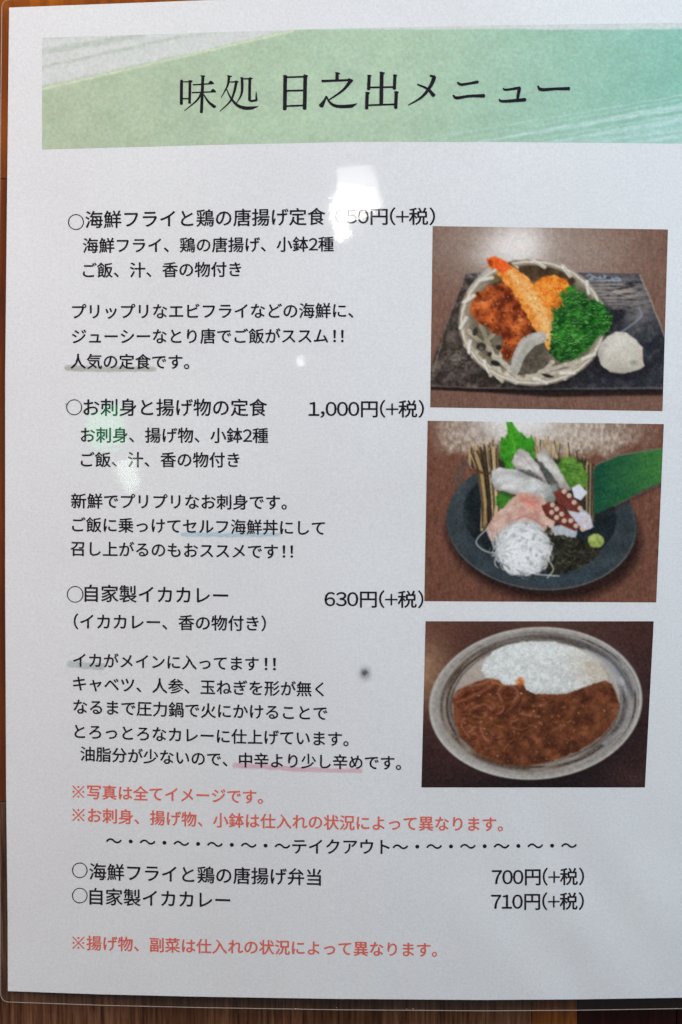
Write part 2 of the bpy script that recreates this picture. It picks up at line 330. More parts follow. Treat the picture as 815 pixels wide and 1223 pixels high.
def paint_sashimi():
    p = Print(Q2); X, Y = p.X, p.Y; R = random.Random(11)
    p.C = lerp3((92, 58, 46), (126, 82, 66), vnoise(X*1.6, Y*.6, 3, 5)*.7+fbm(X, Y, 26, 2)*.3)
    sp = fbm(X*1.3, Y*.8, 4, 9, 3)
    edge = 556-((X-630)/120)**2*14+(fbm(X, Y, 12, 4)-.5)*22
    m = np.clip((edge-Y)/14, 0, 1)*np.clip((X-512)/26, 0, 1)*np.clip((795-X)/60, 0, 1)
    p.put(m*.9, lerp3((124, 104, 90), (202, 186, 170), (sp-.3)*2.3))
    p.put(p.glow(565, 515, 45, 18)*.35, (176, 162, 150))
    p.put(p.glow(620, 503, 48, 22, 0, 3)*.9, (226, 224, 224)); p.put(p.glow(625, 520, 40, 14)*.5, (212, 206, 200))
    p.put(p.glow(690, 515, 40, 20)*.45, (206, 194, 180))
    # plate
    p.put(p.ell(650, 640, 116, 78, .12, 14)*.8, (26, 14, 14))
    p.put(p.ell(647, 626, 114, 79, .08, 1.6), lerp3((40, 46, 50), (66, 74, 78), fbm(X, Y, 14, 21)))
    r, th = p.er(647, 626, 114, 79, .08)
    p.put(np.clip(1-np.abs(r-.985)*95/1.1, 0, 1)*np.clip(np.sin(th+.2)*1.4+.1, 0, 1)*.8, (128, 116, 106))
    p.put(np.clip(1-np.abs(r-.86)*95/12, 0, 1)*np.clip(np.sin(th), 0, 1)*.45, (58, 74, 86))
    p.put(p.ell(645, 616, 92, 60, .08, 3), lerp3((18, 24, 28), (36, 44, 48), fbm(X, Y, 10, 23)))
    p.put(p.line(curve([(548, 590), (550, 560), (566, 548)]), 9, 8)*.35, (74, 82, 84))
    p.put(p.line(curve([(558, 625), (552, 600), (556, 575)]), 5, 6)*.4, (70, 78, 78))
    # bamboo leaf
    leaf = [(706, 566), (716, 553), (740, 544), (770, 537), (797, 535), (797, 573), (780, 580), (756, 592), (730, 606), (708, 616)]
    p.put(p.poly([(a+2, b+4) for a, b in leaf], 5)*.6, (40, 30, 26))
    p.put(p.poly(leaf, 1.6, .6), lerp3((20, 70, 52), (62, 114, 54), (X-712)/80+(fbm(X*.5, Y, 9, 6)-.5)*.4))
    for q in range(16):
        y0 = 560+q*3.4
        p.put(p.poly(leaf, 2)*p.line([(708, y0+6), (798, y0-24)], .8, 1.6)*.13, (78, 136, 70) if q % 2 else (18, 66, 42))
    p.put(p.line([(712, 555), (740, 543.5), (797, 534.5)], 2.2, 1.6)*.8, (112, 102, 90)); p.put(p.line([(797, 574), (756, 593), (735, 604)], 2, 1.6)*.7, (96, 90, 84))
    # straw: tips behind, then left and right bundles
    for q in range(70):
        a = R.uniform(560, 708); top = 532-8*math.sin((a-560)/148*3.1)+R.uniform(-4, 8) + (14 if a > 680 else 0)
        c = R.choice([(176, 150, 108), (150, 122, 84), (66, 52, 40), (196, 174, 136), (48, 38, 32)])
        p.put(p.line([(a, top), (a+R.uniform(-3, 3), top+R.uniform(14, 30))], R.uniform(1.2, 2.4), 1)*.8, c)
    p.put(p.poly([(590, 548), (700, 548), (708, 590), (700, 625), (600, 640), (582, 600)], 5)*.85, (44, 42, 30))
    for q in range(64):
        a = R.uniform(565, 598); t = (a-565)/33
        c = R.choice([(186, 158, 110), (162, 132, 86), (204, 182, 140), (58, 44, 32), (34, 28, 24), (132, 104, 66)])
        p.put(p.line([(a-R.uniform(0, 5), 534+R.uniform(-2, 10)), (570+t*27, 563), (575+t*24, 600), (574+t*26+R.uniform(-3, 3), 622+R.uniform(0, 12))], R.uniform(1.0, 2.3), 1)*.9, c)
    p.put(p.line([(569, 562), (584, 566), (598, 562)], 3.4, 1.6, .8)*.85, (70, 50, 36))
    for q in range(20):
        a = R.uniform(697, 709)
        c = R.choice([(190, 168, 124), (60, 48, 38), (160, 136, 96), (210, 190, 150), (40, 34, 30)])
        p.put(p.line([(a, 553+R.uniform(-2, 6)), (a+R.uniform(-1, 2), 622)], R.uniform(1, 2.2), 1)*.9, c)
    # perilla leaves
    def leafn(cx, cy, rx, ry, rot, seed, c1, c2):
        r, th = p.er(cx, cy, rx, ry, rot, 1, 4, seed)
        sh = 1-.13*np.abs(((th*9/math.pi) % 2)-1)
        p.put(np.clip((sh-r)*min(rx, ry)/1.4+.5, 0, 1), lerp3(c1, c2, (fbm(X, Y, 5, seed)-.2)*1.5))
    leafn(618, 541, 27, 22, 1.2, 31, (34, 104, 24), (84, 158, 44))
    p.put(p.poly([(605, 502), (611, 502), (617, 512), (626, 524), (636, 522), (640, 532), (604, 545), (601, 536), (608, 528)], 1.4, .8, 4), lerp3((40, 118, 24), (82, 164, 44), fbm(X, Y, 5, 33)))
    p.put(p.line([(608, 504), (614, 530), (618, 556)], 1, 1.2)*.5, (128, 184, 84))
    leafn(684, 566, 24, 17, 1.0, 35, (56, 98, 30), (112, 156, 62))
    for q in range(7):
        p.put(p.line([(676+q*2, 552+q*4.5), (694+q, 556+q*4)], .9, 1.2)*.4, (150, 176, 110))
    leafn(604, 597, 12, 13, .3, 37, (36, 88, 26), (70, 130, 44))
    # fish slices
    def slice_(pts, c1, c2, seed, amp=1.2):
        m = p.poly(pts, 1.6, amp, 5, seed)
        p.put(p.poly([(a+2, b+3) for a, b in pts], 4)*.5, (40, 36, 32))
        p.put(m, lerp3(c1, c2, (fbm(X*.8, Y*1.4, 9, seed, 2)-.25)*1.9))
        cx = sum(a for a, b in pts)/len(pts); cy = sum(b for a, b in pts)/len(pts)
        q_ = [(a+(cx-a)*.3-1, b+(cy-b)*.45-1.5) for a, b in pts]
        p.put(p.poly(q_, 7, 1, 5, seed)*.45, (222, 220, 220)); p.put(m*(1-p.poly([(a-.5, b-1) for a, b in pts], 5, amp, 5, seed))*.5, (120, 104, 98)); return m
    slice_([(640, 546), (649, 534), (656, 540), (668, 560), (682, 584), (672, 590), (656, 570), (645, 556)], (140, 130, 122), (196, 188, 180), 41)
    p.put(p.poly([(636, 548), (648, 552), (664, 574), (672, 590), (660, 590), (644, 568)], 3, 2, 4), lerp3((50, 50, 48), (112, 110, 104), fbm(X, Y, 3, 43)))
    m = slice_([(612, 552), (615, 541), (622, 535), (632, 541), (643, 555), (652, 572), (655, 580), (636, 572), (616, 561)], (160, 148, 142), (208, 200, 196), 45)
    p.put(m*p.line([(626, 545), (645, 570)], 1.2, 2)*.4, (150, 116, 108))
    p.put(p.poly([(612, 560), (634, 562), (652, 574), (656, 584), (636, 576), (614, 566)], 3, 2, 4), lerp3((60, 60, 58), (128, 124, 118), fbm(X, Y, 3, 47)))
    m = slice_([(586, 574), (588, 562), (597, 558), (616, 561), (640, 571), (658, 580), (660, 590), (646, 600), (628, 594), (606, 588), (592, 584)], (158, 154, 150), (208, 206, 204), 49)
    p.put(m*p.glow(600, 570, 14, 5, .3)*.5, (214, 212, 210))
    p.put(p.poly([(652, 582), (664, 578), (668, 588), (660, 604), (650, 600)], 3)*.8, (150, 156, 150))
    # pink slices
    pts = [(581, 634), (588, 618), (602, 606), (613, 594), (626, 588), (646, 592), (657, 604), (664, 622), (660, 638), (640, 640), (610, 644), (586, 646)]
    p.put(p.poly(pts, 1.8, 1.6, 6, 51), lerp3((180, 142, 128), (214, 182, 168), (fbm(X, Y*1.4, 8, 51)-.25)*1.9))
    p.put(p.glow(633, 600, 16, 6, .5)*.7, (206, 112, 98)); p.put(p.glow(622, 612, 10, 4, -.3)*.4, (216, 156, 142)); p.put(p.glow(640, 616, 12, 5, .7)*.3, (200, 126, 112))
    p.put(p.line(curve([(612, 622), (630, 617), (650, 628)]), 1.6, 2)*.45, (150, 86, 76)); p.put(p.line(curve([(616, 606), (626, 600), (636, 606)]), 1.2, 2)*.5, (232, 196, 184))
    # octopus
    p.put(p.poly([(678, 608), (692, 604), (706, 616), (709, 630), (698, 634), (684, 626)], 1.6, 1, 4), lerp3((170, 164, 172), (214, 210, 220), fbm(X, Y, 4, 61)))
    p.put(p.poly([(660, 630), (676, 624), (690, 632), (688, 642), (674, 644), (662, 640)], 1.8, 1, 4), lerp3((156, 158, 162), (196, 198, 204), fbm(X, Y, 4, 63)))
    p.put(p.poly([(683, 583), (692, 578), (702, 588), (694, 598), (686, 594)], 1.4, .5), (208, 206, 214))
    p.put(p.poly([(661, 588), (672, 583), (682, 590), (694, 604), (692, 612), (680, 610), (667, 602)], 1.6, .8), lerp3((84, 36, 30), (134, 66, 54), fbm(X, Y, 5, 65)))
    p.put(p.poly([(647, 604), (658, 599), (670, 604), (682, 616), (694, 630), (686, 634), (668, 626), (652, 616)], 1.6, .8), lerp3((80, 34, 28), (128, 60, 48), fbm(X, Y, 5, 67)))
    for cx, cy in ((674, 587), (680, 592), (686, 600), (693, 607), (660, 603), (665, 608), (671, 614), (659, 612), (665, 618), (674, 622), (682, 622), (688, 628), (696, 632), (700, 622)):
        p.put(p.ell(cx, cy, 2.9, 2.9, 0, 1.6), (208, 182, 164)); p.put(p.ell(cx+.3, cy+.3, 1.1, 1.1, 0, 1.4)*.4, (150, 110, 96))
    # seaweed
    m = p.poly([(652, 628), (662, 640), (690, 642), (712, 650), (716, 662), (700, 674), (676, 684), (656, 688), (648, 670), (648, 645)], 3, 4, 5, 71)
    p.put(m, lerp3((20, 20, 16), (54, 50, 38), fbm(X, Y, 4, 71)))
    for q in range(110):
        a, b = R.uniform(650, 716), R.uniform(638, 684); t = R.uniform(0, 6.28); l = R.uniform(3, 8)
        pts = curve([(a-l*math.cos(t), b-l*math.sin(t)*.7), (a+R.uniform(-3, 3), b+R.uniform(-3, 3)), (a+l*math.cos(t), b+l*math.sin(t)*.7)], 6)
        p.put(p.line(pts, 1.1, 1)*(.35+.4*R.random())*np.clip(m+.25, 0, 1), R.choice([(88, 80, 62), (70, 68, 50), (12, 12, 10), (104, 100, 84), (56, 58, 46)]))
    # radish threads
    m = p.ell(625, 655, 33, 33, 0, 4, 4, 6, 81)
    p.put(p.glow(627, 664, 36, 30, 0, 4)*.5, (40, 42, 42))
    p.put(m, lerp3((168, 168, 168), (212, 212, 212), fbm(X, Y, 6, 81)*1.2-.25*np.hypot((X-622)/33, (Y-648)/33)**2+.1))
    for q in range(300):
        t = R.uniform(0, 6.28); rr = 30*math.sqrt(R.random()); a, b = 625+rr*math.cos(t), 655+rr*math.sin(t)
        d = t+1.57+R.uniform(-.9, .9); l = R.uniform(5, 13); k = R.uniform(2, 6)
        ox, oy = math.cos(t)*k, math.sin(t)*k
        pts = curve([(a-l*math.cos(d)-ox, b-l*math.sin(d)-oy), (a+ox*.6, b+oy*.6), (a+l*math.cos(d)-ox, b+l*math.sin(d)-oy)], 7)
        v = 238-40*(rr/30)**2*R.random()-R.choice([0, 0, 0, 8, 40])
        p.put(p.line(pts, R.uniform(.8, 1.3), 1.2)*.6, (v, v, v))
    for pts in ([(583, 630), (569, 647), (582, 659), (604, 660)], [(584, 633), (590, 655)], [(590, 640), (606, 652)], [(588, 664), (606, 658), (618, 655)], [(592, 646), (610, 642)], [(602, 676), (616, 668)], [(655, 668), (661, 680), (654, 690)], [(640, 686), (668, 688)], [(653, 655), (660, 652), (656, 662)], [(596, 652), (612, 662)]):
        p.put(p.line(curve(pts, 8), 1.6, 1.1)*.8, (196, 196, 192))
    for cx, cy in ((634, 656), (637, 643), (596, 645), (649, 679)):
        p.put(p.ell(cx, cy, 1.4, 2.8, .6, 2, 1)*.5, (120, 120, 114))
    for q in range(60):
        t = R.uniform(0, 6.28); rr = R.uniform(28, 36); a, b = 625+rr*math.cos(t), 655+rr*math.sin(t)
        if b < 634: continue
        d = t+1.57+R.uniform(-.7, .7); l = R.uniform(4, 8); k = R.uniform(-3, 4)
        p.put(p.line(curve([(a-l*math.cos(d), b-l*math.sin(d)), (a+k*math.cos(t), b+k*math.sin(t)), (a+l*math.cos(d), b+l*math.sin(d))], 6), 1.1, 1.1)*.7, R.choice([(214, 214, 212), (190, 190, 188), (120, 120, 116)]))
    for q in range(26):
        t = R.uniform(0, 6.28); rr = 30*math.sqrt(R.random()); a, b = 625+rr*math.cos(t), 655+rr*math.sin(t)
        p.put(p.ell(a, b, R.uniform(.8, 1.6), R.uniform(1.6, 3.4), R.uniform(0, 3), 2.2)*.42, (110, 112, 110))
    # wasabi
    p.put(p.ell(712, 646, 10, 8.5, .1, 1.8, 1.2, 4, 91), lerp3((122, 134, 62), (176, 186, 104), (fbm(X, Y, 4, 91)-.25)*2))
    p.put(p.glow(709, 642, 5, 3)*.5, (192, 200, 130))
    p.soften(1); p.grain(8, 1.3); p.grain(5, 2.6, 6); p.cgrain(4)
    return p

def paint_curry():
    p = Print(Q3); X, Y = p.X, p.Y; R = random.Random(5)
    p.C = lerp3((58, 34, 32), (82, 54, 48), fbm(X, Y, 3, 5)*.6+fbm(X, Y, 40, 2)*.3)
    p.put(p.glow(505, 800, 36, 50, 0, 2.2)*.9, lerp3((134, 98, 72), (176, 142, 112), fbm(X, Y, 4, 6)))
    p.put(p.glow(522, 748, 60, 26)*.5, (112, 70, 54)); p.put(p.glow(650, 742, 70, 16)*.35, (104, 80, 66))
    p.put(p.glow(640, 940, 150, 34)*.8, (26, 20, 24)); p.put(p.glow(768, 860, 30, 80)*.5, (36, 24, 28)); p.put(p.glow(700, 905, 70, 26, -.5)*.7, (22, 18, 22))
    p.put(p.glow(508, 905, 24, 50)*.5, (44, 28, 30)); p.put(p.glow(757, 930, 24, 12)*.5, (78, 52, 50))
    rot = -.08
    # plate, brushed rings
    P = (640, 840, 127.5, 91, rot)
    r, th = p.er(*P)
    p.put(p.ell(*P, 1.6), lerp3((146, 138, 130), (180, 174, 168), fbm(X, Y, 4, 11)))
    ri = p.er(641, 836, 107, 74, rot)[0]
    k = np.clip((r-.74)/(1-.74), 0, 1)
    for rc, w, a, sd in ((.935, .008, .75, 1), (.905, .012, .55, 2), (.882, .010, .85, 3), (.858, .013, .8, 4), (.832, .009, .85, 5), (.812, .012, .55, 6), (.79, .008, .6, 8), (.965, .005, .35, 7), (.765, .006, .4, 9)):
        rc_ = rc+(vnoise(np.cos(th)*30, np.sin(th)*30, 12, sd)-.5)*.012
        on = np.clip((vnoise(np.cos(th)*60+r*10, np.sin(th)*60, 20, sd+3)-.25)*3.2, .12, 1)*np.clip((vnoise(X, Y, 1.6, sd+9)+.35), 0, 1)
        if rc > .9: on = on*np.clip(.35+.9*np.cos(th+.6), .1, 1)
        on = on*np.clip(1.15-.75*np.clip(np.sin(th), 0, 1)*(rc > .87), 0, 1)
        p.put(np.clip(1.6-np.abs(r-rc_)/(w*1.25), 0, 1)*np.clip(on+.12, 0, 1)*a*1.2, (64, 52, 45) if sd % 3 else (88, 80, 78))
    p.put(np.clip(1-np.abs(r-.985)*100/2.2, 0, 1)*.6, (196, 190, 184))
    p.put(p.glow(735, 800, 30, 16, .9)*.35, (136, 140, 152)); p.put(np.clip((r-.9)*12, 0, 1)*np.clip((r < 1.0), 0, 1)*p.glow(560, 905, 60, 30, .5)*.5, (196, 196, 196))
    p.put(np.clip(1-np.abs(r-.86)/.06, 0, 1)*.28*np.clip(.6-np.cos(th)*.6, 0, 1), (132, 104, 78)); p.put(np.clip(1-np.abs(r-.87)/.06, 0, 1)*.35*np.clip(np.cos(th+.7), 0, 1), (92, 94, 104))
    inner = p.ell(641, 838, 100, 71, rot, 3)
    p.put(inner, lerp3((158, 148, 140), (186, 176, 168), fbm(X, Y, 8, 13)))
    p.put(p.line(curve([(742, 812), (752, 838), (744, 868), (722, 888)]), 6, 4)*.5, (196, 193, 194))
    p.put(p.line(curve([(700, 779), (724, 792), (742, 814)]), 8, 4)*.5, (202, 198, 196))
    T = lambda L: [(490+a/2.508, 730+b/2.508) for a, b in L]
    rice = T([(212, 178), (222, 150), (250, 120), (300, 97), (360, 90), (430, 92), (500, 110), (560, 150), (592, 190), (590, 215), (530, 240), (480, 258), (400, 258), (345, 250), (300, 235), (240, 212)])
    n = fbm(X, Y, 3.4, 21, 3)
    p.put(p.glow(560, 815, 30, 16)*.6*inner, (170, 152, 140))
    p.put(p.poly(rice, 2, 1.6, 4, 21), lerp3((194, 195, 192), (226, 227, 225), (n-.28)*2.0))
    m = p.poly(rice, 4)
    p.put(m*p.glow(713, 800, 22, 24, -.7)*.75, lerp3((176, 154, 130), (198, 180, 160), n)); p.put(m*p.glow(690, 783, 16, 10, .5)*.3, (194, 180, 158))
    p.put(m*p.glow(650, 778, 40, 10)*.5, (226, 226, 224))
    for q in range(260):
        a, b = R.uniform(578, 722), R.uniform(768, 828); t = R.uniform(0, 3.14); l = R.uniform(1, 2.2)
        p.put(m*p.line([(a-l*math.cos(t), b-l*math.sin(t)), (a+l*math.cos(t), b+l*math.sin(t))], 1.1, 1)*R.uniform(.1, .32), R.choice([(232, 232, 230), (228, 228, 226), (160, 158, 154), (236, 236, 234)]))
    p.put(m*p.line([(585, 822), (625, 827), (690, 826)], 3, 6, 2)*.4, (140, 134, 128))
    curry = T([(128, 262), (140, 238), (180, 222), (230, 200), (262, 207), (285, 224), (318, 222), (335, 210), (345, 236), (375, 247), (440, 250), (480, 244), (530, 225), (585, 206), (606, 222), (618, 250), (626, 285), (618, 315), (600, 345), (560, 385), (500, 420), (430, 448), (350, 463), (260, 452), (200, 425), (150, 375), (132, 320)])
    m = p.poly(curry, 1.8, 1.6, 5, 31)
    n = fbm(X, Y, 9, 31, 4)
    p.put(p.poly([(a+1, b+2) for a, b in curry], 5)*.5, (92, 50, 34))
    p.put(m, lerp3((74, 38, 24), (132, 76, 48), (n-.28)*1.9+np.clip((620-X)/300, 0, .25)))
    ms = p.poly(curry, 5)
    for q in range(150):
        a = R.uniform(543, 738); b = R.uniform(812, 914); w = np.exp(-((a-580)/70)**2)
        if R.random() > .35+.6*w: continue
        rx = R.uniform(2, 6); ry = R.uniform(1.2, 3.2)
        p.put(ms*p.glow(a, b, rx, ry, R.uniform(-1, 1))*R.uniform(.2, .6), R.choice([(156, 92, 58), (140, 76, 44), (72, 32, 18), (62, 28, 16), (164, 104, 72), (118, 56, 32)]))
    for q in range(46):
        a = R.uniform(552, 725); b = R.uniform(842, 912)
        p.put(ms*p.glow(a, b, R.uniform(.9, 2.1), R.uniform(.8, 1.4))*R.uniform(.3, .75), (206, 156, 124))
    for q in range(60):
        a = R.gauss(575, 26); b = R.gauss(858, 22); l = R.uniform(3, 8); t = R.uniform(-1.2, .4); k = R.uniform(-4, 4)
        c = curve([(a-l*math.cos(t), b-l*math.sin(t)), (a+k, b+abs(k)*.6), (a+l*math.cos(t), b+l*math.sin(t))], 5)
        p.put(ms*p.line(c+np.array([.8, 1.4]), 2.6, 2)*.35, (58, 24, 14)); p.put(ms*p.line(c, R.uniform(1.4, 3), 1.8)*R.uniform(.2, .55), R.choice([(158, 94, 62), (142, 76, 46), (178, 118, 86), (122, 66, 34), (168, 112, 62)]))
    # squid rings at the left
    for pts, w in (([(544, 834), (556, 822), (576, 818), (588, 812)], 9), ([(546, 840), (566, 832), (584, 822), (592, 816)], 4), ([(600, 838), (596, 827), (604, 819), (615, 822), (619, 831), (614, 840)], 6.5), ([(575, 870), (578, 880), (584, 886)], 9), ([(556, 858), (552, 868), (560, 880)], 5), ([(566, 846), (580, 842), (588, 848)], 4)):
        c = curve(pts, 8)
        p.put(ms*p.line(c+np.array([1, 2.]), w+1, 3)*.5, (60, 22, 12)); p.put(ms*p.line(c, w, 2.6, 1.6, 4, int(w*3))*.75, lerp3((104, 54, 34), (146, 86, 60), fbm(X, Y, 4, 41))); p.put(ms*p.line(c-np.array([.6, 1.2]), w*.25, 2)*.45, (190, 136, 110))
    p.put(p.ell(621, 814, 5, 5, 0, 3, 1.5)*.85, (196, 104, 40)); p.put(p.ell(608, 830, 4, 3, 0, 3)*.8, (74, 30, 16)); p.put(p.ell(556, 831, 5, 2.4, -.4, 3)*.8, (74, 30, 16))
    p.put(p.line([(588, 814), (600, 818)], 3, 3)*.7, (186, 112, 60))
    p.soften(1)
    m = p.poly(rice, 3)*(1-p.poly(curry, 2))
    for q in range(300):                                   # separate grains
        a, b = R.uniform(576, 722), R.uniform(766, 830); t = R.uniform(0, 3.14); l = R.uniform(1, 1.8)
        c = np.array([(a-l*math.cos(t), b-l*math.sin(t)), (a+l*math.cos(t), b+l*math.sin(t))])
        p.put(m*p.line(c+np.array([.3, .9]), .9, 1)*.25, (132, 130, 126)); p.put(m*p.line(c, .9, 1)*.4, (238, 238, 236))
    for q in range(90):                                    # wet highlights on the sauce
        a = R.uniform(546, 736); b = R.uniform(824, 912)
        p.put(ms*p.ell(a, b, R.uniform(.6, 1.7), R.uniform(.4, .9), R.uniform(-1, 1), 1.2)*R.uniform(.2, .6), R.choice([(216, 170, 138), (190, 130, 96), (56, 26, 16)]))
    p.grain(7, 1.3); p.grain(4, 2.6, 6); p.cgrain(4)
    return p

BAND = [(51, 45), (850, 26), (850, 171.5), (50, 178.3)]
def band_top(x): return np.interp(x, [51, 150, 235, 420, 600, 815, 850], [45, 42, 39.2, 33.5, 30, 27.2, 26.9])
def band_bot(x): return np.interp(x, [50, 150, 235, 420, 600, 815, 850], [178.4, 175.8, 173.4, 169.2, 169.4, 171.4, 172])
def paint_band():
    p = Print(BAND, 1.0)
    p.X = 50.5+p.u*799.5; p.Y = band_top(p.X)*(1-p.v)+band_bot(p.X)*p.v
    X, Y = p.X, p.Y
    g = lerp3((170, 184, 159), (168, 189, 165), (X-60)/330)
    g = lerp3((0, 0, 0), (1, 1, 1), np.ones_like(X))*g
    k = np.clip((X-480)/330, 0, 1)[..., None]; g = g*(1-k)+np.array((138, 182, 167.))*k
    p.C = g
    p.C += ((fbm(X, Y*1.2, 34, 3)-.5)*14)[..., None]
    lw = (200, 203, 202)
    bx = lambda x: np.interp(x, [50, 350], [105, 36])+(fbm(X, Y, 22, 5)-.5)*3
    tl = np.clip((bx(X)-Y)/2, 0, 1)
    p.put(tl*.95, lw)
    for (a, b, w, al) in (((50, 62), (170, 42), 7, .75), ((50, 80.5), (215, 44), 3.6, .75), ((50, 103), (250, 60), 3.4, .4), ((50, 46), (90, 42), 4, .25), ((215, 44), (300, 34), 4, .3)):
        p.put(tl*p.line([a, b], w, 3, 1.2, 10, w)*al*(.4+.8*vnoise(X*.3+Y, Y, 2.2, 6)), (172, 182, 172))
    p.put(p.line([(50, 106.5), (160, 81), (350, 37)], 3.2, 2.4, 1, 9, 3)*.8*(.55+.6*vnoise(X*.4, Y, 3, 2)), (204, 210, 188))
    for (a, b, w, al) in (((500, 167), (815, 114), 1.8, .65), ((540, 168), (850, 112), 2.2, .4), ((570, 170), (850, 121), 9, .85), ((610, 172), (850, 131), 4, .6), ((640, 172), (850, 137), 8, .8), ((700, 172), (850, 148), 6, .75), ((745, 172), (850, 157), 8, .8), ((800, 173), (850, 167), 9, .8)):
        t = np.clip((X-a[0])/(b[0]-a[0]), 0, 1)
        p.put(p.line([a, b], [w*.25, w], 2.2, 1.4, 12, w)*al*(.35+.8*vnoise(X*.22+Y*.2, Y*1.3-X*-.2, 2.6, 4)), (188, 210, 206))
    p.put(p.poly([(640, 175), (850, 133), (852, 175)], 8)*.35, (184, 208, 206))
    p.grain(6, 1.6); p.grain(5, 3.2, 6); p.cgrain(3, 2.6)
    return p

# ---------------------------------------------------------------- materials
def new_mat(name):
    m = bpy.data.materials.new(name); m.use_nodes = True
    nt = m.node_tree; nt.nodes.clear()
    out = nt.nodes.new('ShaderNodeOutputMaterial')
    return m, nt, out
def N(nt, t, **kw):
    n = nt.nodes.new(t)
    for k, v in kw.items(): setattr(n, k, v)
    return n
def coords(nt, scale=(1, 1, 1), rot=(0, 0, 0)):
    tc = N(nt, 'ShaderNodeTexCoord'); mp = N(nt, 'ShaderNodeMapping')
    mp.inputs['Scale'].default_value = scale; mp.inputs['Rotation'].default_value = rot
    nt.links.new(tc.outputs['Object'], mp.inputs[0]); return mp.outputs[0]
def noise(nt, vec, scale, detail=3, rough=0.6):
    n = N(nt, 'ShaderNodeTexNoise'); n.inputs['Scale'].default_value = scale
    n.inputs['Detail'].default_value = detail; n.inputs['Roughness'].default_value = rough
    nt.links.new(vec, n.inputs['Vector']); return n.outputs['Fac']
def ramp(nt, fac, stops):
    r = N(nt, 'ShaderNodeValToRGB'); el = r.color_ramp.elements
    while len(el) < len(stops): el.new(0.5)
    for e, (p, c) in zip(el, stops): e.position = p; e.color = (*c, 1)
    nt.links.new(fac, r.inputs[0]); return r.outputs[0]
def mixc(nt, kind, fac, a, b):
    m = N(nt, 'ShaderNodeMix', data_type='RGBA', blend_type=kind)
    for sock, v in ((m.inputs[0], fac), (m.inputs[6], a), (m.inputs[7], b)):
        if hasattr(v, 'links'): nt.links.new(v, sock)
        else: sock.default_value = v if not isinstance(v, tuple) else (*v, 1)
    return m.outputs[2]
def principled(nt, out, color, rough, spec=0.5, coat=0):
    b = N(nt, 'ShaderNodeBsdfPrincipled')
    if hasattr(color, 'links'): nt.links.new(color, b.inputs['Base Color'])
    else: b.inputs['Base Color'].default_value = (*color, 1)
    b.inputs['Roughness'].default_value = rough
    b.inputs['Specular IOR Level'].default_value = spec
    b.inputs['Coat Weight'].default_value = coat
    nt.links.new(b.outputs[0], out.inputs[0]); return b

def paper_material():
    m, nt, out = new_mat('white_paper')
    v = coords(nt)
    a = noise(nt, v, 1500, 3, 0.7); c = ramp(nt, a, [(0.30, (0.72, 0.725, 0.74)), (0.70, (0.83, 0.838, 0.858))])
    g = noise(nt, v, 22, 3, 0.5); c2 = ramp(nt, g, [(0.35, (0.965, 0.955, 0.96)), (0.65, (1.0, 1.0, 1.0))])
    vc = noise(nt, coords(nt, (1, 1, 1), (0, 0, 0.3)), 900, 2, 0.5)
    c3 = N(nt, 'ShaderNodeTexNoise'); c3.inputs['Scale'].default_value = 1100; c3.inputs['Detail'].default_value = 2; nt.links.new(v, c3.inputs['Vector'])
    cc = mixc(nt, 'MULTIPLY', 1.0, c, c2); cc = mixc(nt, 'SOFT_LIGHT', 0.10, cc, c3.outputs['Color'])
    b = principled(nt, out, cc, 0.95, 0.0)
    bp = N(nt, 'ShaderNodeBump'); bp.inputs['Strength'].default_value = 0.10; bp.inputs['Distance'].default_value = 0.0002
    nt.links.new(noise(nt, v, 900, 3), bp.inputs['Height']); nt.links.new(bp.outputs[0], b.inputs['Normal'])
    return m
def print_material():
    """ink: colour and cover are stored with the print"""
    m, nt, out = new_mat('printed_ink')
    at = N(nt, 'ShaderNodeAttribute', attribute_name='ink')
    d = N(nt, 'ShaderNodeBsdfDiffuse'); tr = N(nt, 'ShaderNodeBsdfTransparent'); mx = N(nt, 'ShaderNodeMixShader')
    nt.links.new(at.outputs['Color'], d.inputs[0]); nt.links.new(at.outputs['Alpha'], mx.inputs[0])
    nt.links.new(tr.outputs[0], mx.inputs[1]); nt.links.new(d.outputs[0], mx.inputs[2]); nt.links.new(mx.outputs[0], out.inputs[0])
    return m
def ink_material(name, c0, c1):
    m, nt, out = new_mat(name)
    v = coords(nt); c = ramp(nt, noise(nt, v, 1600, 3, 0.7), [(0.3, c0), (0.7, c1)])
    principled(nt, out, c, 0.9, 0.0); return m
